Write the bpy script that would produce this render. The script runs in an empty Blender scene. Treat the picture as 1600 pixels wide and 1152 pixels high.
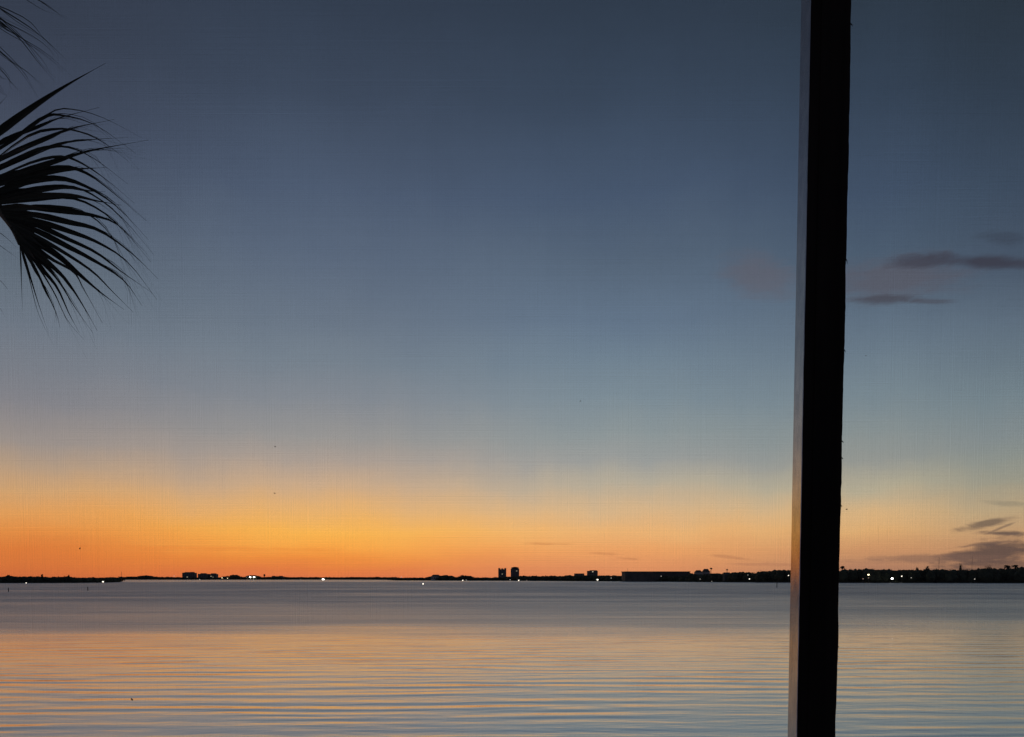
import bpy, bmesh, math, random
from mathutils import Vector, Matrix
random.seed(11)
S = bpy.context.scene
COL = S.collection
# ------------------------------------------------------------------ camera
H = 6.0                       # eye height above the water, m
PITCH = math.radians(2.8)     # camera looks slightly down
F = 26.0 / 36.0 * 1600.0      # focal length in photo pixels
PX, PY = 800.0, 960.0         # principal point (shifted lens)
cam_d = bpy.data.cameras.new('camera'); cam = bpy.data.objects.new('camera', cam_d); COL.objects.link(cam)
cam_d.lens = 26.0; cam_d.sensor_width = 36.0; cam_d.shift_y = 0.24
cam_d.clip_start = 0.05; cam_d.clip_end = 40000
cam.location = (0, 0, H); cam.rotation_euler = (math.pi / 2 - PITCH, 0, 0)
S.camera = cam

def ray(px, py):
    u = (px - PX) / F; v = -(py - PY) / F
    return Vector((u, math.cos(PITCH) + v * math.sin(PITCH), -math.sin(PITCH) + v * math.cos(PITCH)))
def at(px, py, Y):
    d = ray(px, py); return Vector((0, 0, H)) + d * (Y / d.y)
def azel(px, py):
    d = ray(px, py); return math.atan2(d.x, d.y), math.atan2(d.z, math.hypot(d.x, d.y))

# ------------------------------------------------------------------ helpers
def tag(o, label=None, cat=None, group=None, kind=None):
    if label: o['label'] = label
    if cat: o['category'] = cat
    if group: o['group'] = group
    if kind: o['kind'] = kind
    return o
def empty(name, loc, label, cat, group=None, rz=0):
    o = bpy.data.objects.new(name, None); COL.objects.link(o); o.location = loc; o.rotation_euler = (0, 0, rz)
    o.empty_display_size = .2
    return tag(o, label, cat, group)
def link(name, bm, mat, parent=None, smooth=False):
    me = bpy.data.meshes.new(name); bm.to_mesh(me); bm.free()
    if mat: me.materials.append(mat)
    if smooth:
        for p in me.polygons: p.use_smooth = True
    o = bpy.data.objects.new(name, me); COL.objects.link(o)
    if parent: o.parent = parent
    return o
def box(bm, x0, x1, y0, y1, z0, z1, bev=0):
    vs = [bm.verts.new(p) for p in ((x0,y0,z0),(x1,y0,z0),(x1,y1,z0),(x0,y1,z0),(x0,y0,z1),(x1,y0,z1),(x1,y1,z1),(x0,y1,z1))]
    fs = [bm.faces.new([vs[i] for i in f]) for f in ((3,2,1,0),(4,5,6,7),(0,1,5,4),(1,2,6,5),(2,3,7,6),(3,0,4,7))]
    if bev:
        es = list({e for f in fs for e in f.edges})
        bmesh.ops.bevel(bm, geom=es, offset=bev, segments=1, affect='EDGES')
def tube(bm, pts, rads, n=8, cap=True):
    rings = []
    for i, p in enumerate(pts):
        p = Vector(p)
        d = (Vector(pts[min(i+1, len(pts)-1)]) - Vector(pts[max(i-1, 0)])).normalized()
        a = d.cross(Vector((0, 0, 1)))
        if a.length < 1e-3: a = Vector((1, 0, 0))
        a.normalize(); b = d.cross(a)
        r = rads[i] if isinstance(rads, (list, tuple)) else rads
        rings.append([bm.verts.new(p + (a*math.cos(2*math.pi*k/n) + b*math.sin(2*math.pi*k/n))*r) for k in range(n)])
    for i in range(len(rings)-1):
        for k in range(n):
            bm.faces.new((rings[i][k], rings[i][(k+1) % n], rings[i+1][(k+1) % n], rings[i+1][k]))
    if cap:
        bm.faces.new(list(reversed(rings[0]))); bm.faces.new(rings[-1])
ICO = {}
for k in (1, 2):
    b_ = bmesh.new(); bmesh.ops.create_icosphere(b_, subdivisions=k, radius=1)
    ICO[k] = ([v.co.copy() for v in b_.verts], [[v.index for v in f.verts] for f in b_.faces]); b_.free()
def ball(bm, c, r, sx=1, sz=1, sub=2):
    V, Fs = ICO[sub]; vs = [bm.verts.new((c[0]+v.x*r*sx, c[1]+v.y*r*sx, c[2]+v.z*r*sz)) for v in V]
    for f in Fs: bm.faces.new([vs[i] for i in f])
    return vs
def leafquad(bm, p, s, rng):
    n = Vector((rng.gauss(0,1), rng.gauss(0,1), rng.gauss(0,1))).normalized()
    a = n.orthogonal().normalized(); b = n.cross(a); t = rng.random()*6.28
    a, b = a*math.cos(t)+b*math.sin(t), b*math.cos(t)-a*math.sin(t)
    bm.faces.new([bm.verts.new(p + q) for q in (a*s, b*s*.7, -a*s, -b*s*.7)])
def crown(bm, c, rx, rz, n, s, rng, flat=.0):
    """uneven crown: a handful of lobes, each a cloud of small leaf clumps"""
    lobes = []
    for k in range(rng.randint(4, 6)):
        a = rng.random()*6.28; q = rng.uniform(.15, .6)
        lobes.append((Vector((math.cos(a)*q*rx, math.sin(a)*q*rx, rng.uniform(-.4, .45)*rz)), rng.uniform(.4, .62)))
    for i in range(n):
        l, q = lobes[i % len(lobes)]
        d = Vector((rng.gauss(0,1), rng.gauss(0,1), rng.gauss(0,1))).normalized() * (rng.random()**.4)
        leafquad(bm, c + l + Vector((d.x*rx*q, d.y*rx*q, d.z*rz*q)), s*rng.uniform(.6, 1.3), rng)
def srgb(c):
    return tuple((v/255/12.92 if v/255 <= .04045 else ((v/255+.055)/1.055)**2.4) for v in c)

# ------------------------------------------------------------------ materials
class NT:
    def __init__(s, tree): s.t = tree
    def n(s, typ, **kw):
        nd = s.t.nodes.new(typ)
        for k, v in kw.items(): setattr(nd, k, v)
        return nd
    def l(s, a, b): s.t.links.new(a, b)
    def put(s, sock, v):
        if hasattr(v, 'is_output'): s.l(v, sock)
        else: sock.default_value = v
    def m(s, op, a, b=0.0, c=None, clamp=False):
        nd = s.n('ShaderNodeMath', operation=op); nd.use_clamp = clamp
        s.put(nd.inputs[0], a); s.put(nd.inputs[1], b)
        if c is not None: s.put(nd.inputs[2], c)
        return nd.outputs[0]
    def sstep(s, v, a, b):
        nd = s.n('ShaderNodeMapRange', interpolation_type='SMOOTHSTEP'); s.put(nd.inputs[0], v)
        nd.inputs[1].default_value = a; nd.inputs[2].default_value = b
        return nd.outputs[0]
    def mix(s, f, a, b):
        nd = s.n('ShaderNodeMix', data_type='RGBA'); s.put(nd.inputs[0], f); s.put(nd.inputs[6], a); s.put(nd.inputs[7], b)
        return nd.outputs[2]
    def xyz(s, x, y, z=0.0):
        nd = s.n('ShaderNodeCombineXYZ')
        for i, v in enumerate((x, y, z)): s.put(nd.inputs[i], v)
        return nd.outputs[0]
    def noise(s, vec, scale=1.0, detail=2.0, rough=.5, dist=0.0):
        nd = s.n('ShaderNodeTexNoise'); s.l(vec, nd.inputs['Vector'])
        nd.inputs['Scale'].default_value = scale; nd.inputs['Detail'].default_value = detail
        nd.inputs['Roughness'].default_value = rough; nd.inputs['Distortion'].default_value = dist
        return nd.outputs[0]
def mat(name, c1, c2=None, scale=3.0, rough=.7, metallic=0.0, spec=.5, stretch=(1,1,1), bump=0.0, rvar=0.0):
    m = bpy.data.materials.new(name); m.use_nodes = True; t = NT(m.node_tree); b = m.node_tree.nodes['Principled BSDF']
    co = t.n('ShaderNodeTexCoord').outputs['Object']
    mp = t.n('ShaderNodeMapping'); t.l(co, mp.inputs[0]); mp.inputs['Scale'].default_value = stretch
    nz = t.noise(mp.outputs[0], scale, 4.0, .6)
    f = t.sstep(nz, .35, .65)
    t.l(t.mix(f, (*c1, 1), (*(c2 or c1), 1)), b.inputs['Base Color'])
    b.inputs['Roughness'].default_value = rough; b.inputs['Metallic'].default_value = metallic
    b.inputs['Specular IOR Level'].default_value = spec
    if rvar:
        t.l(t.m('ADD', rough - rvar/2, t.m('MULTIPLY', nz, rvar)), b.inputs['Roughness'])
    if bump:
        bp = t.n('ShaderNodeBump'); bp.inputs['Strength'].default_value = .6; bp.inputs['Distance'].default_value = bump
        t.l(nz, bp.inputs['Height']); t.l(bp.outputs[0], b.inputs['Normal'])
    return m
def lampmat(name, col, strength):
    m = bpy.data.materials.new(name); m.use_nodes = True; b = m.node_tree.nodes['Principled BSDF']
    b.inputs['Base Color'].default_value = (.8, .8, .8, 1)
    b.inputs['Emission Color'].default_value = (*col, 1); b.inputs['Emission Strength'].default_value = strength
    return m
M = {}
M['foliage'] = mat('foliage', (.022,.03,.014), (.05,.06,.028), .2, .8)
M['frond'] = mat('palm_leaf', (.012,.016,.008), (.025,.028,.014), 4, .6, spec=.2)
M['petiole'] = mat('palm_petiole', (.05,.045,.025), (.08,.06,.03), 6, .6)
M['bark'] = mat('bark', (.06,.048,.038), (.12,.1,.08), 5, .9, stretch=(1,1,.3), bump=.02)
M['soil'] = mat('shore_soil', (.03,.028,.02), (.06,.055,.04), .05, .95)
M['grass'] = mat('lawn', (.03,.05,.015), (.06,.08,.03), 1.2, .9)
M['wood'] = mat('shade_darkened_wood', (.006,.0045,.0035), (.014,.01,.0075), 14, .8, stretch=(1,1,.06), bump=.0012, spec=.1)  # base colour darkened to stand in for shade of the unbuilt porch roof
M['frame'] = mat('aluminium_frame', (.34,.34,.355), (.46,.45,.44), 45, .17, metallic=.8, stretch=(1,1,.4), rvar=.1)
M['concrete'] = mat('concrete', (.16,.15,.14), (.22,.21,.2), .15, .9)
M['dim_wall'] = mat('weathered_wall', (.07,.065,.06), (.11,.1,.09), .1, .9)
M['pale'] = mat('pale_render', (.4,.37,.34), (.5,.47,.43), .2, .85)
M['roof'] = mat('roof_sheet', (.07,.06,.055), (.1,.09,.08), .3, .8)
M['glass'] = mat('dark_glass', (.02,.022,.025), (.03,.03,.035), .3, .15)
M['steel'] = mat('steel', (.12,.12,.12), (.18,.17,.16), .5, .6, metallic=.6)
M['piling'] = mat('piling_wood', (.05,.04,.03), (.09,.07,.055), 3, .9)
M['hull'] = mat('painted_metal', (.05,.1,.06), (.07,.13,.08), 2, .5)
M['mesh'] = mat('screen_fibre', (.02,.02,.022), (.03,.03,.03), 40, .8)
M['speck'] = mat('dry_debris', (.02,.016,.012), (.04,.03,.02), 300, .9)

# ------------------------------------------------------------------ sky
SCREEN = True
GAIN = 1.2 if SCREEN else 1.0
ROWS = {
 0:   [(0,(56,64,80)),(150,(66,74,92)),(300,(84,95,112)),(420,(100,112,125)),(500,(112,122,135)),(560,(122,128,138)),(620,(134,134,140)),(680,(158,148,142)),(720,(185,158,132)),(760,(212,165,115)),(800,(228,160,92)),(830,(230,145,72)),(860,(222,125,60)),(890,(214,115,60)),(903,(205,108,62))],
 500: [(0,(53,64,81)),(150,(63,75,94)),(300,(79,93,115)),(400,(92,106,126)),(500,(106,119,135)),(560,(118,130,142)),(620,(132,138,146)),(680,(152,150,148)),(720,(172,158,147)),(760,(202,170,138)),(800,(230,177,112)),(830,(248,180,82)),(850,(248,168,74)),(870,(238,144,64)),(890,(226,124,66)),(903,(220,118,72))],
 1000:[(0,(49,61,77)),(150,(58,72,91)),(300,(72,88,111)),(400,(86,102,121)),(500,(100,118,138)),(560,(112,130,145)),(620,(124,140,150)),(680,(140,150,152)),(720,(153,156,154)),(760,(181,171,152)),(800,(213,179,137)),(830,(232,177,116)),(860,(232,161,101)),(890,(220,144,96)),(903,(215,135,90))],
 1350:[(0,(47,59,73)),(150,(54,68,86)),(300,(67,83,105)),(400,(79,96,115)),(500,(98,115,132)),(560,(109,126,140)),(620,(121,137,146)),(680,(136,146,147)),(720,(149,152,147)),(760,(182,172,147)),(800,(215,178,130)),(830,(222,173,116)),(860,(206,150,104)),(890,(178,127,98)),(903,(168,122,96))],
 1590:[(0,(45,56,68)),(150,(51,64,80)),(300,(63,78,97)),(400,(74,88,106)),(500,(96,112,128)),(560,(106,122,134)),(620,(118,134,142)),(680,(132,142,144)),(720,(142,148,142)),(760,(158,155,138)),(800,(188,164,128)),(830,(195,156,115)),(860,(190,142,104)),(890,(165,122,95)),(903,(155,118,94))],
}
# clouds: px, py, half width, half height, slope (dy/dx), strength, noise amount, colour
CLOUDS = [
 (1390,438,175,48,-.10,.75,.55,(90,90,101)), (1545,410,120,15,.04,.85,.5,(60,60,72)), (1450,408,90,16,-.06,.75,.7,(64,64,76)), (1385,468,85,11,-.03,.75,.6,(72,72,82)), (1450,471,55,7,.0,.6,.6,(76,76,86)),
 (1190,432,85,50,.1,.6,.6,(98,96,106)), (1565,372,48,14,0,.5,.8,(58,66,80)),
 (1555,862,120,28,-.22,.95,1.,(98,79,72)), (1430,874,170,9,-.01,.6,1.,(128,98,84)), (1545,850,80,4,-.12,.5,1.2,(100,82,76)), (1540,818,52,8,-.2,.8,1.2,(108,92,80)), (1562,826,30,3,-.4,.6,1.,(100,86,78)),
 (1580,834,66,6,.02,.85,1.,(92,78,74)), (1580,886,170,16,0,.7,.9,(102,80,72)), (1575,787,60,5,.05,.4,1.,(128,124,108)),
 (860,850,44,3,.02,.5,1.,(196,130,78)), (940,865,30,3,.05,.4,1.,(190,124,80)), (985,873,22,2.5,.05,.45,1.,(180,118,78)), (1150,872,50,4,.12,.45,1.1,(176,118,84)),
 (1190,882,90,4,.02,.4,1.,(170,116,88)), (330,857,240,5,.01,.25,1.1,(224,120,52)),
]
W = bpy.data.worlds.new('World'); S.world = W; W.use_nodes = True
t = NT(W.node_tree); bg = W.node_tree.nodes['Background']
co = t.n('ShaderNodeTexCoord').outputs['Generated']
sep = t.n('ShaderNodeSeparateXYZ'); t.l(co, sep.inputs[0])
X, Y, Z = sep.outputs
hyp = t.m('SQRT', t.m('ADD', t.m('MULTIPLY', X, X), t.m('MULTIPLY', Y, Y)))
AZ = t.m('ARCTAN2', X, Y); EL = t.m('ARCTAN2', Z, hyp)
wob = t.noise(t.xyz(t.m('MULTIPLY', AZ, 5.0), t.m('MULTIPLY', EL, 14.0)), 1.0, 4.0, .6)
flare = t.noise(t.xyz(t.m('MULTIPLY', AZ, 13.0), t.m('MULTIPLY', EL, 4.0), 6.0), 1.0, 3.0, .55)
EL2 = t.m('ADD', EL, t.m('MULTIPLY', t.m('SUBTRACT', wob, .5), .03))
EL2 = t.m('ADD', EL2, t.m('MULTIPLY', t.m('MULTIPLY', t.m('SUBTRACT', flare, .5), .03), t.sstep(EL, .02, .12)))
ELc = t.m('MAXIMUM', EL2, 0.0)
prev = None
for px, rows in sorted(ROWS.items()):
    r = t.n('ShaderNodeValToRGB'); r.color_ramp.interpolation = 'B_SPLINE' if False else 'LINEAR'
    st = []
    for py, c in rows: st.append((max(0, azel(px, py)[1]), srgb(c)))
    st.append((.95, tuple(v*.62 for v in st[0][1]))); st.sort(key=lambda a: a[0])
    e = r.color_ramp.elements
    e[0].position = st[0][0]; e[0].color = (*st[0][1], 1); e[1].position = st[-1][0]; e[1].color = (*st[-1][1], 1)
    for p, c in st[1:-1]:
        k = e.new(p); k.color = (*c, 1)
    t.l(ELc, r.inputs[0])
    if prev is None: out = r.outputs[0]
    else: out = t.mix(t.sstep(AZ, azel(prev, 700)[0], azel(px, 700)[0]), out, r.outputs[0])
    prev = px
# away from the sunset the sky falls to plain dusk blue
r = t.n('ShaderNodeValToRGB'); e = r.color_ramp.elements
e[0].position = 0; e[0].color = (*srgb((92,88,104)), 1); e[1].position = .9; e[1].color = (*srgb((40,48,62)), 1)
k = e.new(.3); k.color = (*srgb((70,78,98)), 1)
t.l(ELc, r.inputs[0])
AZa = t.m('ABSOLUTE', t.m('ADD', AZ, .1))
out = t.mix(t.sstep(AZa, .85, 1.9), out, r.outputs[0])
# clouds
wn1 = t.noise(t.xyz(t.m('MULTIPLY', AZ, 16.0), t.m('MULTIPLY', EL, 60.0)), 1.0, 5.0, .6, .4)
wn2 = t.noise(t.xyz(t.m('MULTIPLY', AZ, 45.0), t.m('MULTIPLY', EL, 170.0), 3.0), 1.0, 4.0, .6, .4)
wn = t.m('ADD', t.m('MULTIPLY', wn1, .65), t.m('MULTIPLY', wn2, .35))
for (px, py, w, h, sl, stg, nz, c) in CLOUDS:
    a0, e0 = azel(px, py); wa = abs(azel(px+w, py)[0]-a0); he = abs(azel(px, py-h)[1]-e0)
    da = t.m('SUBTRACT', AZ, a0)
    a1, e1 = azel(px+w, py+sl*w)
    de = t.m('SUBTRACT', t.m('SUBTRACT', EL, e0), t.m('MULTIPLY', da, (e1-e0)/(a1-a0)))
    qa = t.m('DIVIDE', da, wa); qe = t.m('DIVIDE', de, he)
    rr = t.m('SQRT', t.m('ADD', t.m('MULTIPLY', qa, qa), t.m('MULTIPLY', qe, qe)))
    v = t.m('ADD', t.m('SUBTRACT', 1.0, rr), t.m('MULTIPLY', t.m('SUBTRACT', wn, .5), nz*2.6))
    f = t.m('MULTIPLY', t.sstep(v, 0.0, .8), stg)
    out = t.mix(f, out, (*srgb(c), 1))
t.l(out, bg.inputs['Color']); bg.inputs['Strength'].default_value = GAIN

# ------------------------------------------------------------------ water
m = bpy.data.materials.new('bay_water'); m.use_nodes = True; t = NT(m.node_tree); b = m.node_tree.nodes['Principled BSDF']
co = t.n('ShaderNodeTexCoord').outputs['Object']; sp = t.n('ShaderNodeSeparateXYZ'); t.l(co, sp.inputs[0]); X, Y, _ = sp.outputs
Xs = t.m('ADD', X, t.m('MULTIPLY', Y, -.03))
big = t.noise(t.xyz(t.m('MULTIPLY', X, .012), t.m('MULTIPLY', Y, .03)), 1.0, 3.0, .5)
Yt = t.m('ADD', t.m('ADD', Y, t.m('MULTIPLY', X, -.10)), t.m('MULTIPLY', t.m('SUBTRACT', big, .5), 42.0))
streak = t.noise(t.xyz(t.m('MULTIPLY', X, .02), t.m('MULTIPLY', Y, .12), 8.0), 1.0, 4.0, .6)
Yt = t.m('ADD', Yt, t.m('MULTIPLY', t.m('SUBTRACT', streak, .5), 30.0))
ruf = t.m('ADD', t.m('MULTIPLY', t.sstep(Yt, 58.0, 110.0), .6), t.m('MULTIPLY', t.sstep(Yt, 80.0, 300.0), .4))              # 0 = glassy near water, 1 = breeze-ruffled bay
patch = t.noise(t.xyz(t.m('MULTIPLY', X, .006), t.m('MULTIPLY', Y, .02)), 1.0, 4.0, .55, .3)
# long-crested ripples
warp = t.m('MULTIPLY', t.noise(t.xyz(t.m('MULTIPLY', X, .09), t.m('MULTIPLY', Y, .16)), 1.0, 2.0), 2.6)
Yw = t.m('ADD', Y, warp)
def swell(lam, tilt, ph, seed):
    nz = t.noise(t.xyz(t.m('MULTIPLY', X, .06), t.m('MULTIPLY', Y, .09), seed), 1.0, 2.0, .5)
    am = t.noise(t.xyz(t.m('MULTIPLY', X, .11), t.m('MULTIPLY', Y, .2), seed+5.3), 1.0, 1.0, .5)
    a = t.m('ADD', t.m('ADD', t.m('MULTIPLY', Y, 6.2832/lam), t.m('MULTIPLY', X, tilt*6.2832/lam)), t.m('MULTIPLY', nz, ph))
    return t.m('MULTIPLY', t.m('SINE', a), t.sstep(am, .25, .7))
sw = t.m('ADD', t.m('MULTIPLY', swell(2.2, .015, 11.0, 2.2), .012), t.m('MULTIPLY', swell(1.35, -.04, 12.0, 7.7), .006))
w1 = t.noise(t.xyz(t.m('MULTIPLY', Xs, .05), t.m('MULTIPLY', Yw, .42), 1.7), 1.0, 1.0, .4)
w2 = t.noise(t.xyz(t.m('MULTIPLY', X, .3), t.m('MULTIPLY', Yw, .95), 4.1), 1.0, 2.0, .5)
w3 = t.noise(t.xyz(t.m('MULTIPLY', X, .7), t.m('MULTIPLY', Y, 2.6), 9.3), 1.0, 2.0, .5)
hgt = t.m('ADD', t.m('ADD', t.m('ADD', sw, t.m('MULTIPLY', w1, .014)), t.m('MULTIPLY', w2, .027)), t.m('MULTIPLY', w3, .011))
near = t.m('SUBTRACT', 1.0, t.sstep(Y, 90.0, 400.0))
bp = t.n('ShaderNodeBump'); bp.inputs['Strength'].default_value = 1.0; bp.inputs['Distance'].default_value = 1.0
t.l(t.m('MULTIPLY', hgt, near), bp.inputs['Height']); t.l(bp.outputs[0], b.inputs['Normal'])
b.inputs['Base Color'].default_value = (.02, .024, .03, 1); b.inputs['IOR'].default_value = 1.333
rfar = t.m('ADD', .46, t.m('MULTIPLY', t.m('SUBTRACT', patch, .5), .5))
calm = t.sstep(Y, 1000.0, 1300.0)
rfar = t.m('SUBTRACT', rfar, t.m('MULTIPLY', calm, .16))
chop = t.noise(t.xyz(t.m('MULTIPLY', X, .02), t.m('MULTIPLY', t.m('LOGARITHM', t.m('MAXIMUM', Y, 1.0), 2.718), 55.0), 2.0), 1.0, 5.0, .7)
rfar = t.m('ADD', rfar, t.m('MULTIPLY', t.m('SUBTRACT', chop, .5), .5))
rg = t.m('ADD', .13, t.m('MULTIPLY', ruf, t.m('SUBTRACT', rfar, .13)))
t.l(rg, b.inputs['Roughness'])
gl = t.n('ShaderNodeBsdfGlossy'); gl.inputs['Color'].default_value = (.92, .9, .88, 1); t.l(rg, gl.inputs['Roughness']); t.l(bp.outputs[0], gl.inputs['Normal'])
ms = t.n('ShaderNodeMixShader'); ms.inputs[0].default_value = .72; t.l(b.outputs[0], ms.inputs[1]); t.l(gl.outputs[0], ms.inputs[2])
t.l(ms.outputs[0], m.node_tree.nodes['Material Output'].inputs['Surface'])
bm = bmesh.new()
bm.faces.new([bm.verts.new(p) for p in ((-14000,18,0),(14000,18,0),(14000,14000,0),(-14000,14000,0))])
tag(link('water', bm, m), kind='structure')

# ------------------------------------------------------------------ land across the bay
SH = [(-500,620),(-150,800),(0,870),(60,880),(120,905),(165,980),(186,1080),(190,2600),(250,2680),(400,2740),(560,2720),(612,2500),(622,1900),
      (700,1740),(800,1640),(900,1450),(1000,1290),(1085,1130),(1180,1010),(1300,935),(1450,900),(1600,868),(1800,820),(2200,700)]
def shore(px):
    for (a, ya), (c, yc) in zip(SH, SH[1:]):
        if a <= px <= c: return ya + (yc-ya)*(px-a)/(c-a)
    return SH[-1][1]
def ux(px): return (px - PX) / F
bm = bmesh.new(); rows = []
xs = sorted(set([p for p, _ in SH] + list(range(-500, 2200, 12))))
for px in xs:
    Yf = shore(px) * (1 + random.uniform(-.006, .006)); u = ux(px)
    rows.append([bm.verts.new((u*q, q, z)) for q, z in ((Yf-3, -.6), (Yf+4, .45), (Yf+60, .9), (13000, 1.2))])
for a, c in zip(rows, rows[1:]):
    for i in range(3): bm.faces.new((a[i], c[i], c[i+1], a[i+1]))
tag(link('land', bm, M['soil']), kind='structure')
# near bank below the porch (under the frame) that the palm grows from
bm = bmesh.new(); n = 24; g = [[None]*(n+1) for _ in range(5)]
for j, (yy, zz) in enumerate(((-14, .9), (4, .8), (14, .7), (19, .25), (21, -.5))):
    for i in range(n+1):
        g[j][i] = bm.verts.new((-40+80*i/n, yy+random.uniform(-.4,.4), zz+random.uniform(-.06,.06)))
for j in range(4):
    for i in range(n): bm.faces.new((g[j][i], g[j][i+1], g[j+1][i+1], g[j+1][i]))
tag(link('ground', bm, M['grass'], smooth=True), kind='structure')

# ------------------------------------------------------------------ wooded shores (one mass each)
def prof(P, px):
    for (a, ya), (c, yc) in zip(P, P[1:]):
        if a <= px <= c: return ya + (yc-ya)*(px-a)/(c-a)
    return P[0][1] if px < P[0][0] else P[-1][1]
def wood(name, label, P, x0, x1, step, jit, seed, back=60):
    rng = random.Random(seed); bm = bmesh.new(); px = x0
    while px < x1:
        Yt_ = shore(min(max(px, x0+1), x1-1)) + rng.uniform(12, back)
        ppm = F / Yt_                                    # photo px per metre
        top = at(px, prof(P, px) - (.7 if Yt_ > 2000 else .2) + rng.uniform(-.35, 1)*jit, Yt_)
        rx = rng.uniform(.65, 1.25) * max(step*1.5/ppm, 2.5)
        h = top.z; rz = h*.36
        c = Vector((top.x, Yt_, h - rz))
        s = max(.9/ppm*.8, .5)
        for (cz, qz, qx) in ((h-rz*1.02, rz*.8, rx*.85), (h*.36, h*.4, rx*1.15)):
            vs = ball(bm, Vector((top.x, Yt_, cz)), 1.0)
            for v in vs:
                d = v.co - Vector((top.x, Yt_, cz)); q = rng.uniform(.78, 1.12)
                v.co = Vector((top.x + d.x*qx*q, Yt_ + d.y*qx*q, cz + d.z*qz*q))
        crown(bm, c, rx, rz, int(90 + 60*rx*rz*ppm*ppm/60), s, rng)
        for k in range(int(26 + 3*rx)):                  # understorey down to the water's edge
            leafquad(bm, Vector((top.x + rng.uniform(-1.6,1.6)*rx, Yt_ + rng.uniform(-8,4), rng.uniform(.2, h*.62))), s*1.9, rng)
        px += step * rng.uniform(.6, 1.2)
    px = x0                                              # mangrove skirt along the shoreline
    while px < x1:
        Ys = shore(min(max(px, x0+1), x1-1)) + rng.uniform(3, 9); ppm = F/Ys; p = at(px, 900, Ys)
        hh = max(2.0/ppm, 1.5)
        for k in range(7): leafquad(bm, Vector((p.x + rng.gauss(0, 1.2/ppm), Ys+rng.uniform(-2,3), rng.uniform(.2, hh))), 1.0/ppm, rng)
        px += .9
    return tag(link(name, bm, M['foliage']), label, 'trees', kind='stuff')
PL = [(-200,898),(0,900),(10,899),(14,898.5),(25,900.3),(60,900),(66,899.5),(75,901),(107,899.5),(120,902),(160,901.5),(192,901)]
PF = [(186,902),(215,901),(230,898.7),(245,901.5),(268,902),(300,903),(330,903),(345,902.5),(352,900.5),(358,900.8),(362,898.5),(368,898),(374,900.5),(380,902.5),(388,900),(400,899.5),(408,902.5),(422,901.5),(440,901),(450,902.2),(520,902.4),(585,902),(620,902.3)]
PC = [(612,902.5),(640,902.2),(664,902.5),(676,899.5),(684,899),(694,898.2),(704,898.3),(712,902),(722,898.6),(732,899),(740,902),(776,902),(812,899.5),(820,899.2),(826,900.5),(834,899),(845,900),(862,898.8),(872,900),(884,898.5),(900,898),(918,898.5),(940,898.5),(976,899),(1085,899)]
PR = [(1070,896),(1085,894),(1090,896.5),(1100,896.5),(1120,894),(1140,893.8),(1165,892),(1180,893),(1200,889.5),(1222,888.3),(1240,889),(1300,889.5),(1318,888.5),(1332,887),(1345,887.5),(1356,887),(1370,888),(1388,887.5),(1400,889),(1412,888),(1420,887.3),(1428,888.5),(1440,887.5),(1449,885.5),(1457,888.5),(1490,888.5),(1530,886.8),(1545,884.5),(1556,887),(1566,885.5),(1585,885),(1600,883.5),(1640,883),(1700,885),(2000,880)]
wood('wooded_shore', 'low black line of trees along the near point at the left edge', PL, -180, 190, 3.2, .9, 1)
wood('wooded_shore', 'thin dark tree line on the most distant shore, around the lit condos', PF, 188, 620, 3.0, .5, 2)
wood('wooded_shore', 'dark tree belt in the middle, around the foot of the twin towers', PC, 614, 1085, 4.0, .7, 3)
wood('wooded_shore', 'tall dark mass of trees on the shore behind and right of the post', PR, 1080, 1760, 5.0, 1.7, 4)

# trees that stand clear of the mass
def tree(px, ytop, dY, wpx, label, seed, cat='tree'):
    rng = random.Random(seed); Yt_ = shore(px) + dY; ppm = F/Yt_; top = at(px, ytop, Yt_)
    o = empty('tree', (top.x, Yt_, .6), label, cat, 'trees that rise above the far shore')
    h = top.z - .6; bm = bmesh.new(); tube(bm, [(0,0,0),(.1*h*.2,0,h*.5),(0,0,h*.92)], [h*.022, h*.016, h*.006], 6)
    for k in range(5):
        a = k*1.3+rng.random(); z = h*rng.uniform(.5, .8); tube(bm, [(0,0,z),(math.cos(a)*wpx*.3/ppm, math.sin(a)*wpx*.3/ppm, z+h*.1)], [h*.008, h*.003], 5)
    link('trunk', bm, M['bark'], o); bm = bmesh.new()
    crown(bm, Vector((0,0,h*.72)), wpx*.5/ppm, h*.28, 160, .75/ppm, rng); link('crown', bm, M['foliage'], o)
def palmtree(px, ytop, dY, wpx, label, seed):
    rng = random.Random(seed); Yt_ = shore(px) + dY; ppm = F/Yt_; top = at(px, ytop, Yt_)
    o = empty('palm_tree', (top.x, Yt_, .6), label, 'palm tree', 'palms that rise above the far shore')
    h = top.z - .6; R = wpx*.5/ppm; bm = bmesh.new(); hc = h - R*.5
    tube(bm, [(0,0,0),(rng.uniform(-.3,.3),0,h*.5),(0,0,hc)], [.6,.5,.45], 7); link('trunk', bm, M['bark'], o); bm = bmesh.new()
    for k in range(22):
        a = 6.283*k/18 + rng.uniform(-.2,.2); up = rng.uniform(-.25, .9); d = Vector((math.cos(a), math.sin(a), 0)); sd = Vector((-d.y, d.x, 0))
        P = [Vector((0,0,hc)) + d*R*q + Vector((0,0,R*(up*q - .95*q*q))) for q in (0,.3,.6,.85,1)]
        for i in range(4):
            w0 = R*(.05,.2,.2,.12,.0)[i]; w1_ = R*(.05,.2,.2,.12,.02)[i+1]
            bm.faces.new([bm.verts.new(v) for v in (P[i]-sd*w0, P[i]+sd*w0, P[i+1]+sd*w1_, P[i+1]-sd*w1_)])
    link('crown', bm, M['frond'], o)
tree(13, 897, 30, 5, 'small tree top poking up from the left point, nearest the left edge', 21)
tree(66, 897.2, 25, 3, 'slim tree poking up from the left point, midway between two shore lamps', 22)
tree(107, 897.4, 28, 3, 'slim tree rising from the left point, just left of the lamp at its tip', 23)
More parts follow.
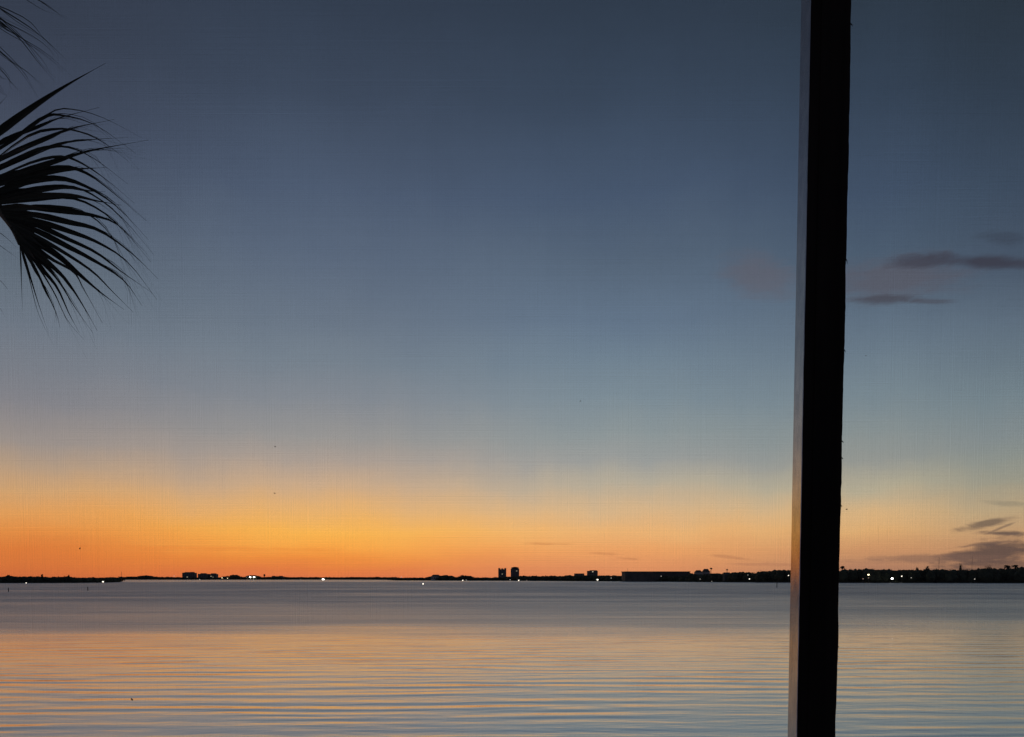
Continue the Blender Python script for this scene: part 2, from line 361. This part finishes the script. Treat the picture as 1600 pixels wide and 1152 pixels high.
tree(413, 896.5, 20, 3.5, 'tiny dark tree just right of the floodlit shore house', 24)
tree(1433, 884.5, 30, 6, 'pointed small tree above the wood, right of the pair of white lamps', 25)
tree(1449, 882.8, 34, 8, 'rounded tree top just left of the thin radio mast', 26)
tree(1501, 879.6, 26, 6.5, 'lone upright tree standing between the two thin radio masts', 27)
tree(1545, 881.5, 30, 10, 'ragged tree clump above the wood, right of the second radio mast', 28)
palmtree(1111, 886.5, 40, 5, 'palm beside the pale roofed houses, right of the long flat building', 29)
palmtree(1136, 888.5, 40, 4, 'short palm above the pale gabled house left of the post', 30)
palmtree(1316, 883, 40, 9, 'palm crown against the sky right beside the black post', 31)
palmtree(1574, 881.5, 34, 11, 'left of two spiky palms rising near the right edge', 32)
palmtree(1586, 881, 40, 11, 'right of two spiky palms rising near the right edge', 33)

# ------------------------------------------------------------------ buildings on the far shore
LM = {}
def LMAT(kind):
    if kind not in LM:
        LM[kind] = {'white': lampmat('lamp_white', (1,.9,.74), 2.6), 'warm': lampmat('lamp_warm', (1,.82,.5), 4), 'dim': lampmat('lamp_dim', (1,.9,.75), .7),
                    'flood': lampmat('floodlight', (1,.96,.88), 14), 'window': lampmat('lit_window', (1,.85,.55), .55), 'red': lampmat('lamp_red', (1,.6,.4), .4), 'yellow': lampmat('lit_room', (.95,.9,.5), 1.6)}[kind]
    return LM[kind]
def block(name, label, cat, px0, px1, ytop, Yb, storeys, depth=14, wall='concrete', roofs=(), lit=(), bays=4, group=None, ybase=None):
    a = at(px0, ytop, Yb); c = at(px1, ytop, Yb); w = c.x-a.x; h = a.z-.6
    o = empty(name, ((a.x+c.x)/2, Yb, .6), label, cat, group)
    bm = bmesh.new(); box(bm, -w/2, w/2, 0, depth, 0, h); link('wall', bm, M[wall], o)
    sh = h/storeys; bm = bmesh.new()
    for k in range(1, storeys): box(bm, -w*.46, w*.46, -1.4, -.004, k*sh-.15, k*sh+.95)
    if storeys > 2: link('balcony', bm, M[wall], o)
    else: bm.free()
    bm = bmesh.new(); box(bm, -w/2-.35, w/2+.35, -.35, depth+.35, h+.003, h+.55)
    rf = link('roof', bm, M['roof'], o)
    for (f0, f1, hh) in roofs:
        bm = bmesh.new(); box(bm, -w/2+w*f0, -w/2+w*f1, depth*.2, depth*.8, h+.553, h+hh); link('roof_housing', bm, M[wall], rf)
    bw = w/bays
    for k in range(storeys):
        for i in range(bays):
            if storeys*bays > 60 and (i+k) % 2: continue
            x = -w/2+bw*(i+.5); bm = bmesh.new(); hit = (k, i) in lit
            box(bm, x-bw*.3, x+bw*.3, -.08, -.003, k*sh+sh*.38, k*sh+sh*.92)
            link('window', bm, LMAT('window') if hit else M['glass'], o)
    return o
block('condo_tower', 'left of the two dark twin towers in the middle of the far shore', 'tower', 778.5, 791, 890, 2600, 12, 26, roofs=((.0,.25,5),(.38,.62,4),(.75,1,5)), lit=((6,2),), bays=5, group='twin towers')
block('condo_tower', 'right of the two dark twin towers, with a wide stepped top', 'tower', 798, 811.3, 889, 2600, 12, 26, roofs=((.08,.92,5.5),(.3,.7,7)), lit=((9,3),), bays=5, group='twin towers')
block('condo_block', 'dark condo block with uneven roof on the far shore, left of other condos', 'building', 284.5, 303.5, 895.5, 2800, 7, 24, roofs=((.02,.1,1.5),(.18,.48,3.5),(.62,.86,4)), lit=((2,2),), bays=6)
block('condo_block', 'long low condo second from left on the far shore, flat topped', 'building', 309, 323.5, 897, 2800, 6, 22, roofs=((.25,.75,3),), lit=(), bays=5)
block('condo_block', 'far condo with two lit rooms, third block along from the left', 'building', 325, 337.5, 897.3, 2810, 6, 22, roofs=((.3,.85,3.2),), lit=((3,1),(2,2)), bays=4)
block('apartment_block', 'squat dark block rising from trees left of the long flat building', 'building', 918.5, 934, 892.5, 1900, 5, 22, roofs=((.25,.95,2.2),), lit=((4,2),), bays=5)
block('apartment_block', 'low flat building joined by trees, left of the squat dark block', 'building', 898, 913, 896.6, 1880, 2, 18, bays=5)

def long_hall():
    Yb = 1240; a = at(976, 893, Yb); c = at(1079, 894, Yb); w = c.x-a.x; h = a.z-.6
    o = empty('long_hall', ((a.x+c.x)/2, Yb, .6), 'very long flat roofed dark building on the shore left of the post', 'building')
    bm = bmesh.new(); box(bm, -w/2+1, w/2-1, .6, 40, 0, h-1.1); link('wall', bm, M['dim_wall'], o)
    bm = bmesh.new(); box(bm, -w/2, w/2, 0, 41, h-1.097, h); rf = link('roof', bm, M['roof'], o)
    bm = bmesh.new(); tube(bm, [(-w/2+6,5,h+.003),(-w/2+6,5,h+6)], [.22,.12], 6); link('antenna', bm, M['steel'], rf)
    for k in range(14):
        x = -w/2+4+(w-8)*k/13; bm = bmesh.new(); box(bm, x-.3, x+.3, .2, .597, 0, h-1.1); link('column', bm, M['dim_wall'], o)
long_hall()
def house(px0, px1, ytop, yeave, Yb, label, wall='pale', lit=None, depth=11, hip=True):
    a = at(px0, yeave, Yb); c = at(px1, yeave, Yb); w = c.x-a.x; he = max(a.z-.6, 2.6); hr = max(at(px0, ytop, Yb).z-.6, he+1.2)
    o = empty('house', ((a.x+c.x)/2, Yb, .6), label, 'house')
    bm = bmesh.new(); box(bm, -w/2+.4, w/2-.4, .4, depth-.4, 0, he); link('wall', bm, M[wall], o)
    bm = bmesh.new(); i = w*.22 if hip else 0
    lo = [bm.verts.new(p) for p in ((-w/2,0,he+.003),(w/2,0,he+.003),(w/2,depth,he+.003),(-w/2,depth,he+.003))]
    r0 = bm.verts.new((-w/2+i, depth/2, hr)); r1 = bm.verts.new((w/2-i, depth/2, hr))
    for f in ((lo[0],lo[1],r1,r0),(lo[1],lo[2],r1),(lo[2],lo[3],r0,r1),(lo[3],lo[0],r0),(lo[3],lo[2],lo[1],lo[0])): bm.faces.new(f)
    link('roof', bm, M['roof'] if wall != 'white' else M['pale'], o)
    n = 4
    for k in range(n):
        x = -w/2+w*(k+.5)/n; bm = bmesh.new(); box(bm, x-w*.07, x+w*.07, .3, .396, he*.35, he*.8)
        link('window', bm, LMAT(lit) if lit and k in (1, 2) else M['glass'], o)
    return o
house(384.5, 402.5, 899, 901, 2752, 'floodlit white house with two brilliant lamps on the far shore', lit='window', depth=16)
house(402.6, 408.5, 903, 904.3, 2748, 'small yellowish lit house right of the floodlit one', lit='yellow', depth=10)
house(423, 431, 900, 902.5, 2756, 'left of two pale houses on the thin far shore', depth=12)
house(433, 443, 900, 902.5, 2756, 'right of two pale houses on the thin far shore', depth=12)
house(673, 688, 898, 901, 1780, 'grey pitched house among trees left of the twin towers', depth=14)
house(1087, 1098, 891, 894.5, 1200, 'pale roofed house just right of the long flat building', depth=12)
house(1099, 1110, 889, 894, 1205, 'pale roofed house with a palm at its right side', depth=12)
house(1132, 1142, 894.5, 898.5, 1075, 'grey gabled house half hidden in the dark wood left of the post', wall='dim_wall', hip=False)
# radio masts
def mast(px, ytop, Yb, label):
    p = at(px, ytop, Yb); h = p.z-.6; o = empty('radio_mast', (p.x, Yb, .6), label, 'mast', 'radio masts'); bm = bmesh.new()
    for k in range(3):
        a = 2.094*k; tube(bm, [(math.cos(a)*.4, math.sin(a)*.4, 0), (math.cos(a)*.25, math.sin(a)*.25, h)], .05, 5)
    n = int(h/1.5)
    for i in range(n):
        for k in range(3):
            a = 2.094*k; c = 2.094*(k+1); tube(bm, [(math.cos(a)*.36, math.sin(a)*.36, h*i/n), (math.cos(c)*.36, math.sin(c)*.36, h*(i+1)/n)], .03, 4)
    link('lattice', bm, M['steel'], o); bm = bmesh.new(); tube(bm, [(0,0,h*.97),(0,0,h+2)], .05, 6); link('antenna', bm, M['steel'], o)
mast(1467.5, 871, 1100, 'thin radio mast above the right shore, left one of the pair')
mast(1519, 870, 1150, 'thin radio mast above the right shore, right one of the pair')
mast(190, 893.5, 1095, 'thin mast at the tip of the left point')

# ------------------------------------------------------------------ lamps along the far shore (all lit in the photograph)
def lamp(px, py, Yl, r, kind, label):
    p = at(px, py, Yl); o = empty('shore_lamp', (p.x, Yl, 0), label, 'lamp', 'lit lamps along the far shore')
    z0 = -.8
    bm = bmesh.new(); tube(bm, [(0,0,z0),(0,0,max(p.z-r*.9, .1))], [.14,.1], 7)
    box(bm, -.3, .3, -.3, .3, z0-.2, z0+.3); link('pole', bm, M['steel'], o)
    bm = bmesh.new(); ball(bm, Vector((0,0,p.z)), r, 1.0, .8); link('lamp_head', bm, LMAT(kind), o, True)
LAMPS = [
 (41,911,.9,'white','small lamp low on the left point, nearest the left edge',-8),(161,909.2,1.6,'white','bright lamp at the right tip of the left point',-8),
 (297,907,3.2,'white','bright lamp on the waterline below the uneven roofed condo',-12),(312,905.6,2.2,'dim','dim lamp on the waterline between two condo blocks',-12),
 (347,903.2,2.2,'warm','left of two small warm lamps right of the condos',4),(355.5,903.8,1.9,'warm','right of two small warm lamps right of the condos',4),
 (272,900.4,2.2,'dim','dim lamp in the tree tops left of the condos',8),
 (391,902,3.6,'flood','left of two brilliant lamps on the floodlit house',-1),(397,902,3.6,'flood','right of two brilliant lamps on the floodlit house',-1),
 (470,906,2.4,'dim','dim lamp on the thin far shore left of the brilliant waterline lamp',-10),(505,906,5.2,'flood','most brilliant lamp of all, alone at the waterline in the middle left',-10),
 (627,902,1.6,'dim','faint lamp in the tree tops right of the brilliant waterline lamp',10),
 (723,907,1.9,'white','left of two close lamps below the round trees left of the towers',-6),(728.5,906.5,1.3,'dim','right of two close lamps below the round trees left of the towers',-6),
 (797,906.2,1.6,'dim','dim lamp between the feet of the twin towers',-6),(810.5,907,1.9,'white','lamp at the foot of the right twin tower',-6),(823,907,1.2,'red','faint reddish lamp right of the twin towers',-6),
 (933.6,906,2.6,'white','bright lamp on the shore under the squat dark block',-6),(955,903.4,1.3,'dim','dim lamp on the shore just left of the long flat building',-6),
 (1033,900.5,1.1,'dim','faint lamp on the front of the long flat building',-14),
 (1094,905,.9,'dim','faint lamp below the pale roofed houses',-5),(1112,908.5,.8,'dim','faint lamp at the waterline below the palm',-6),
 (1171,904.8,1.2,'white','lamp low in the dark wood left of the post',-5),(1168.5,898.6,.8,'dim','faint lamp above another in the wood left of the post',-5),(1232,899.3,1.0,'white','small lamp in the wood right against the post',-5),
 (1357,898.3,1.75,'warm','bright warm lamp in the wood right of the post',-5),(1357,903.2,.9,'red','dim reddish lamp under the bright warm one',-5),(1348.5,904.6,1.0,'red','faint reddish lamp at lower left of the warm one',-5),
 (1394,904.2,1.9,'flood','brightest white lamp on the right hand shore, near the water',-6),(1409,900.5,1.15,'white','smaller white lamp up and right of the brightest right hand one',-5),
 (1424,903,.8,'dim','faint lamp right of the pair of white lamps',-5),(1523,905,1.0,'dim','lone dim lamp near the water towards the right edge',-5),
]
for px, py, r, kind, lab, dy in LAMPS: lamp(px, py, shore(px)+dy, r*(.8 if kind == 'flood' and px < 600 else .64), kind, lab)

# channel buoy with its light, and pilings standing in the bay
p = at(661, 912.5, 620); o = empty('channel_buoy', (p.x, 620, 0), 'lit channel buoy floating on the water left of the towers', 'buoy')
bm = bmesh.new(); tube(bm, [(0,0,-.3),(0,0,.1),(0,0,.35),(0,0,.42)], [.4,.55,.5,.2], 10); link('float', bm, M['hull'], o)
bm = bmesh.new(); tube(bm, [(0,0,.4),(0,0,.75)], [.16,.1], 8); link('post', bm, M['hull'], o)
bm = bmesh.new(); ball(bm, Vector((0,0,p.z)), .55); link('lamp', bm, LMAT('white'), o, True)
def piling(px, ytop, ybase, label):
    Yp = H*F/(ybase-903.5); p = at(px, ytop, Yp); o = empty('piling', (p.x, Yp, 0), label, 'piling', 'wooden pilings in the bay')
    bm = bmesh.new(); tube(bm, [(0,0,-1),(.02,0,.6),(.05,0,p.z)], [.2,.19,.17], 9); link('pile', bm, M['piling'], o)
    bm = bmesh.new(); tube(bm, [(.05,0,p.z+.003),(.05,0,p.z+.14)], [.2,.04], 9); link('cap', bm, M['steel'], o)
piling(137, 917.5, 923, 'wooden piling in the bay below the left point, the more visible of two')
piling(13, 919, 924.5, 'faint wooden piling in the bay close to the left edge')
piling(1214, 908, 918, 'faint wooden piling in the bay just left of the post')

# ------------------------------------------------------------------ porch post
def post():
    Y0 = 1.70; x0, x1 = .3896*Y0, .4420*Y0; d = .0545
    o = empty('porch_post', ((x0+x1)/2, Y0, 4.4), 'black timber porch post with a pale metal strip on its left side', 'post')
    w = x1-x0; rng = random.Random(5); bm = bmesh.new(); N = 260; zt = 3.4; cols = []
    lin = [(-w/2, 0), (-w/2+.0015, -.0015), (-w/2+w*.24, -.0015), (-w/2+w*.25, -.004), (-w/2+w*.80, -.004), (-w/2+w*.81, -.0015), (w/2-.0015, -.0015), (w/2, 0), (w/2, d), (-w/2, d)]
    jl = jr = 0
    for k in range(N+1):
        z = zt*k/N; jl += rng.gauss(0,.00022) - jl*.15; jr += rng.gauss(0,.0004) - jr*.15
        cols.append([bm.verts.new((x+(jl if x < -w/2+.003 else jr if x > w/2-.003 else 0), y, z)) for x, y in lin])
    n = len(lin)
    for k in range(N):
        for i in range(n): bm.faces.new((cols[k][i], cols[k][(i+1)%n], cols[k+1][(i+1)%n], cols[k+1][i]))
    bm.faces.new(list(reversed(cols[0]))); bm.faces.new(cols[-1])
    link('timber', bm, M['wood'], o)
    # splinters and lint on the right edge
    for py, l in ((38,.006),(405,.012),(547,.006),(690,.004),(716,.003),(790,.004),(1010,.003)):
        z = at(1320, py, Y0).z-4.4; bm = bmesh.new()
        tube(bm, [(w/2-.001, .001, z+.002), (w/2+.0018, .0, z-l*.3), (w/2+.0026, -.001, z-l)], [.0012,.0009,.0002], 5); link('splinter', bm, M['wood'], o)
    bm = bmesh.new(); box(bm, -w/2-.0022, -w/2-.0004, .0015, d, 0, zt); link('side_strip', bm, M['frame'], o)
post()

# ------------------------------------------------------------------ insect screens stretched behind the post
SCR_Y = 1.765
def screen(x0, x1, label):
    z0, z1 = 5.3, 7.5
    w = x1-x0; h = z1-z0; rng = random.Random(17); bm = bmesh.new(); R = .000075; pit = .0019
    def threads(L, across, place):                       # hand-stretched cloth: no thread is quite straight or evenly spaced
        t_ = 0; n = max(int(across/.09), 4)
        while t_ < across:
            r = R*rng.uniform(.93, 1.07); t_ += pit*(1+.03*math.sin(t_*8)+rng.gauss(0, .012)); q_ = 0; vs = []
            for k in range(n+1):
                q_ = q_*.6 + rng.gauss(0, .00018)
                vs.append([bm.verts.new(place(t_+q_+a*r, L*k/n, b_*r)) for a, b_ in ((-1,-1),(1,-1),(1,1),(-1,1))])
            for a, b_ in zip(vs, vs[1:]):
                for i in range(4): bm.faces.new((a[i], a[(i+1)%4], b_[(i+1)%4], b_[i]))
    threads(h, w, lambda u, v, d: (-w/2+u, d, v))
    threads(w, h, lambda u, v, d: (-w/2+v, R*2.6+d, u))
    o = link('insect_screen', bm, M['mesh']); o.location = ((x0+x1)/2, SCR_Y, z0); tag(o, label, 'insect screen', 'insect screens of the porch')
def speck(px, py, l, label, rot=0.0):
    p = at(px, py, SCR_Y-.0012); bm = bmesh.new(); l *= .62*SCR_Y/F
    d = Vector((math.cos(rot), 0, math.sin(rot)))
    tube(bm, [-d*l*.5, -d*l*.1+Vector((0,-.0003,.0003)), d*l*.5], [l*.12, l*.3, l*.1], 6)
    o = link('debris_speck', bm, M['speck']); o.location = p; tag(o, label, 'speck', 'specks of debris caught on the insect screens')
if SCREEN:
    screen(-1.75, .664, 'fine dark insect screen filling the wide bay left of the post')
    screen(.745, 1.75, 'fine dark insect screen filling the bay right of the post')
    speck(206, 1093, 7, 'largest debris speck on the screen, over the rippled water at lower left', 2.2)
    speck(907, 627, 4, 'small dark speck on the screen in mid sky, between the twin towers and the post', .3)
    speck(430, 698, 4, 'speck on the screen where blue sky turns orange, above another speck', .2)
    speck(429, 771, 4.5, 'speck on the screen in the orange sky above the lit condos', 2.6)
    speck(125, 857, 5, 'speck on the screen in the deep orange sky at far left', 1.2)
    speck(1323, 796, 5, 'speck on the right hand screen close beside the post', .1)
    speck(1353, 556, 3.5, 'speck on the right hand screen below the grey clouds', .2)

# ------------------------------------------------------------------ near palm at the upper left
def bez(P, n):
    """smooth curve through the listed points"""
    out = []; Q = [P[0]*2-P[1]] + P + [P[-1]*2-P[-2]]; seg = len(P)-1
    for i in range(n+1):
        s = i/n*seg; k = min(int(s), seg-1); u = s-k; a, b_, c, d = Q[k:k+4]
        out.append(.5*((2*b_)+(c-a)*u+(2*a-5*b_+4*c-d)*u*u+(3*b_-a-3*c+d)*u**3))
    return out
def ribbon(bm, P, w, face, fold=.35, peak=.3, n=14, w0=.5):
    C = bez(P, n); rows = []
    for i, c in enumerate(C):
        s = i/n; d = (C[min(i+1,n)]-C[max(i-1,0)]).normalized(); side = d.cross(face).normalized(); nn = side.cross(d)
        ww = w*(w0+(1-w0)*min(s/peak,1)) if s < peak else w*max((1-s)/(1-peak), 0)**1.4
        ww = max(ww, .0017*min(1, w/.03))
        rows.append([bm.verts.new(v) for v in (c-side*ww/2+nn*ww*fold*.5, c-nn*ww*fold*.3, c+side*ww/2+nn*ww*fold*.5)])
    for a, b_ in zip(rows, rows[1:]):
        for k in (0,1): bm.faces.new((a[k], a[k+1], b_[k+1], b_[k]))
def palm():
    YP = 5.0; rng = random.Random(8)
    base = at(-330, 190, YP+.5)
    o = empty('palm_tree', (base.x, base.y, .75), 'near fan palm with dark drooping fronds entering at upper left', 'palm tree')
    org = Vector((base.x, base.y, .75)); hc = base.z-.75
    bm = bmesh.new(); pts = [(.08*math.sin(k*.7), .05*math.cos(k*.9)-.05, hc*k/24) for k in range(25)]
    tube(bm, pts, [.2+.02*math.sin(k*2.4) for k in range(25)], 14); link('trunk', bm, M['bark'], o)
    PXM = YP/F                       # metres per photo pixel at the leaf
    def P3(p, dz): return at(p[0], p[1], YP+dz)-org
    def frond(segs, costa, dY, thick, name='frond', wscale=.74, crownpt=None):
        bm = bmesh.new(); face = Vector((0,-1,0))
        for s in segs:
            pts, w = s
            n = len(pts); z0 = rng.uniform(-.04,.04); z1 = rng.uniform(-.28,.28)
            P = [P3(p, dY+z0+(z1-z0)*(i/(n-1))**1.5) for i, p in enumerate(pts)]
            f = (face + Vector((rng.uniform(-.5,.5), 0, rng.uniform(-.5,.5)))).normalized()
            ribbon(bm, P, w*PXM*wscale, f)
        fr = link(name, bm, M['frond'], o)
        bm = bmesh.new(); C = bez([P3(p, dY+.015) for p in costa], 18)
        if crownpt is not None: C = bez([crownpt, (crownpt+C[0])/2+Vector((0,0,.12)), C[0]], 8)[:-1] + C
        m_ = len(C); tube(bm, C, [thick*PXM*(1-.82*i/(m_-1)) for i in range(m_)], 8); link('petiole', bm, M['petiole'], fr)
    crownpt = Vector((0,0,hc))
    costa = [(-90,235),(-55,262),(-25,295),(0,328),(20,356),(31,382)]
    A = [  # traced blade segments: spine points (photo px) and width (px)
     ([(-60,255),(0,206),(60,162),(110,130),(165,99)],15),
     ([(-50,262),(20,222),(80,176),(118,172),(165,186),(222,216)],6),
     ([(-45,262),(25,215),(70,183),(100,181),(150,196),(212,240)],7),
     ([(-45,265),(0,224),(60,198),(95,184),(155,168)],9),
     ([(-40,270),(20,240),(80,213),(120,199),(178,187)],11),
     ([(-38,275),(40,215),(90,202),(130,208),(165,225),(200,252)],7),
     ([(-36,280),(30,250),(90,226),(140,219),(200,215)],11),
     ([(-34,280),(40,242),(80,230),(112,232),(150,250),(200,288)],8),
     ([(-30,288),(40,268),(100,248),(150,234),(232,219)],13),
     ([(-28,288),(45,256),(90,245),(120,252),(165,280),(210,318)],7),
     ([(-25,295),(40,278),(90,268),(130,264),(165,262)],13),
     ([(-22,300),(40,270),(100,262),(140,274),(185,308),(228,345)],8),
     ([(-18,305),(45,285),(95,279),(140,294),(185,325),(232,375)],12),
     ([(-15,308),(50,298),(100,292),(135,298),(165,300)],13),
     ([(-12,312),(50,300),(110,293),(150,308),(195,345),(240,398)],8),
     ([(-8,317),(50,308),(110,306),(150,314),(190,321)],13),
     ([(-6,320),(55,314),(110,310),(155,328),(195,362),(236,410)],8),
     ([(-2,325),(50,325),(110,332),(150,338),(185,352),(225,392)],13),
     ([(0,328),(55,322),(105,325),(145,340),(180,378),(215,452)],5),
     ([(3,332),(55,336),(110,348),(155,360),(205,395),(247,436)],13),
     ([(6,336),(55,345),(110,362),(155,380),(200,410),(245,468)],12),
     ([(9,341),(55,352),(100,372),(150,395),(190,425),(238,458)],13),
     ([(12,345),(55,360),(105,385),(155,412),(195,440),(222,478)],13),
     ([(14,348),(50,366),(100,395),(145,425),(175,455),(208,488)],9),
     ([(16,351),(50,375),(90,400),(125,430),(158,458),(194,484)],17),
     ([(18,354),(45,378),(80,405),(115,425),(130,450),(160,505)],9),
     ([(20,358),(45,385),(80,415),(105,440),(130,478),(152,517)],12),
     ([(22,361),(45,390),(70,415),(92,440),(118,482),(145,520)],8),
     ([(24,365),(45,392),(68,422),(90,450),(108,490),(124,520)],12),
     ([(25,368),(44,395),(62,420),(85,458),(105,500),(132,532)],5),
     ([(27,371),(40,395),(55,420),(72,455),(88,490),(94,513)],7),
     ([(29,375),(38,400),(50,440),(62,480),(76,521)],8),
     ([(30,377),(36,400),(46,435),(60,490),(84,540)],4),
     ([(31,380),(33,410),(34,450),(36,497)],4),
    ]
    for k in range(64):     # thin shredded strands between the segments
        i = rng.randrange(1, 31); pts, w = A[i]; q = rng.randint(-9, 9)
        A.append(([(x+rng.uniform(-3,3), y+rng.uniform(-3,3)) for x, y in pts[:-1]] + [(pts[-1][0]+rng.uniform(-22,10), pts[-1][1]+rng.uniform(5,36))], rng.uniform(2.2,3.6)))
    # fused palm of the blade
    for pts, w in A[3:30]:
        if w > 8: e_ = [pts[0], pts[1], ((pts[1][0]*.45+pts[2][0]*.55), (pts[1][1]*.45+pts[2][1]*.55))]; A.append((e_, 15))
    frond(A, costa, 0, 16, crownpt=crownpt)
    bl = o.children[-1]
    B = [([(-160,-60),(-60,-20),(30,32),(70,62),(108,98)],4.5),([(-160,-60),(-60,-5),(0,30),(60,62),(92,95)],3.5),([(-150,-50),(-50,0),(20,50),(60,98),(86,128)],4.5),
         ([(-150,-50),(-50,5),(10,46),(70,82),(113,120)],4.5),([(-150,-45),(-60,22),(0,80),(32,112),(60,153)],4.5),([(-150,-45),(-60,25),(5,86),(45,115),(68,140)],3),
         ([(-150,-40),(-70,40),(0,108),(18,130),(32,142)],4),([(-150,-60),(-30,-40),(50,-5),(80,14),(104,30)],5),([(-150,-60),(-50,-10),(0,36),(12,44),(22,52)],6),([(-150,-40),(-70,60),(-20,125),(0,143),(14,152)],4)]
    for pts, w in list(B):
        for q in range(2): B.append(([(x+rng.uniform(-9,9), y+rng.uniform(-7,7)) for x, y in pts], w*rng.uniform(.4,.8)))
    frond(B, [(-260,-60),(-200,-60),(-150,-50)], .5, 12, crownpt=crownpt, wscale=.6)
    Cc = [([(-170,250),(-80,310),(0,364),(27,388)],4),([(-170,260),(-80,325),(0,384),(34,408)],3.5),([(-170,270),(-90,350),(0,438),(16,460)],2.5),([(-170,270),(-100,370),(-10,470),(8,495)],2.5),
          ([(-170,250),(-80,215),(-20,180),(2,160),(16,143)],4)]
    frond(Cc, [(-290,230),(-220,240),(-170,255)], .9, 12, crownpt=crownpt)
    # the rest of the crown, outside the frame
    for k in range(7):
        a = math.radians(110+k*27); up = rng.uniform(-.1,.7); d = Vector((math.cos(a), math.sin(a), 0)); bm = bmesh.new()
        hub = crownpt + d*1.1 + Vector((0,0,up*1.1)); ax = (d+Vector((0,0,up-.4))).normalized(); sd = ax.cross(Vector((0,0,1))).normalized(); nn = sd.cross(ax)
        for i in range(26):
            q = -1.9+3.8*i/25; dv = (ax*math.cos(q)+sd*math.sin(q)).normalized(); L = rng.uniform(.75,1.0)
            ribbon(bm, [hub, hub+dv*L*.5, hub+dv*L*.8-Vector((0,0,.1)), hub+dv*L-Vector((0,0,.3))], .05, nn)
        fr = link('frond', bm, M['frond'], o); bm = bmesh.new(); tube(bm, [crownpt, (crownpt+hub)/2+Vector((0,0,.08)), hub], [.04,.028,.02], 7); link('petiole', bm, M['petiole'], fr)
palm()

# ------------------------------------------------------------------ render settings
S.render.engine = 'CYCLES'
S.view_settings.view_transform = 'Standard'; S.view_settings.look = 'None'; S.view_settings.exposure = 0; S.view_settings.gamma = 1
S.cycles.sample_clamp_indirect = 4.0; S.cycles.max_bounces = 6
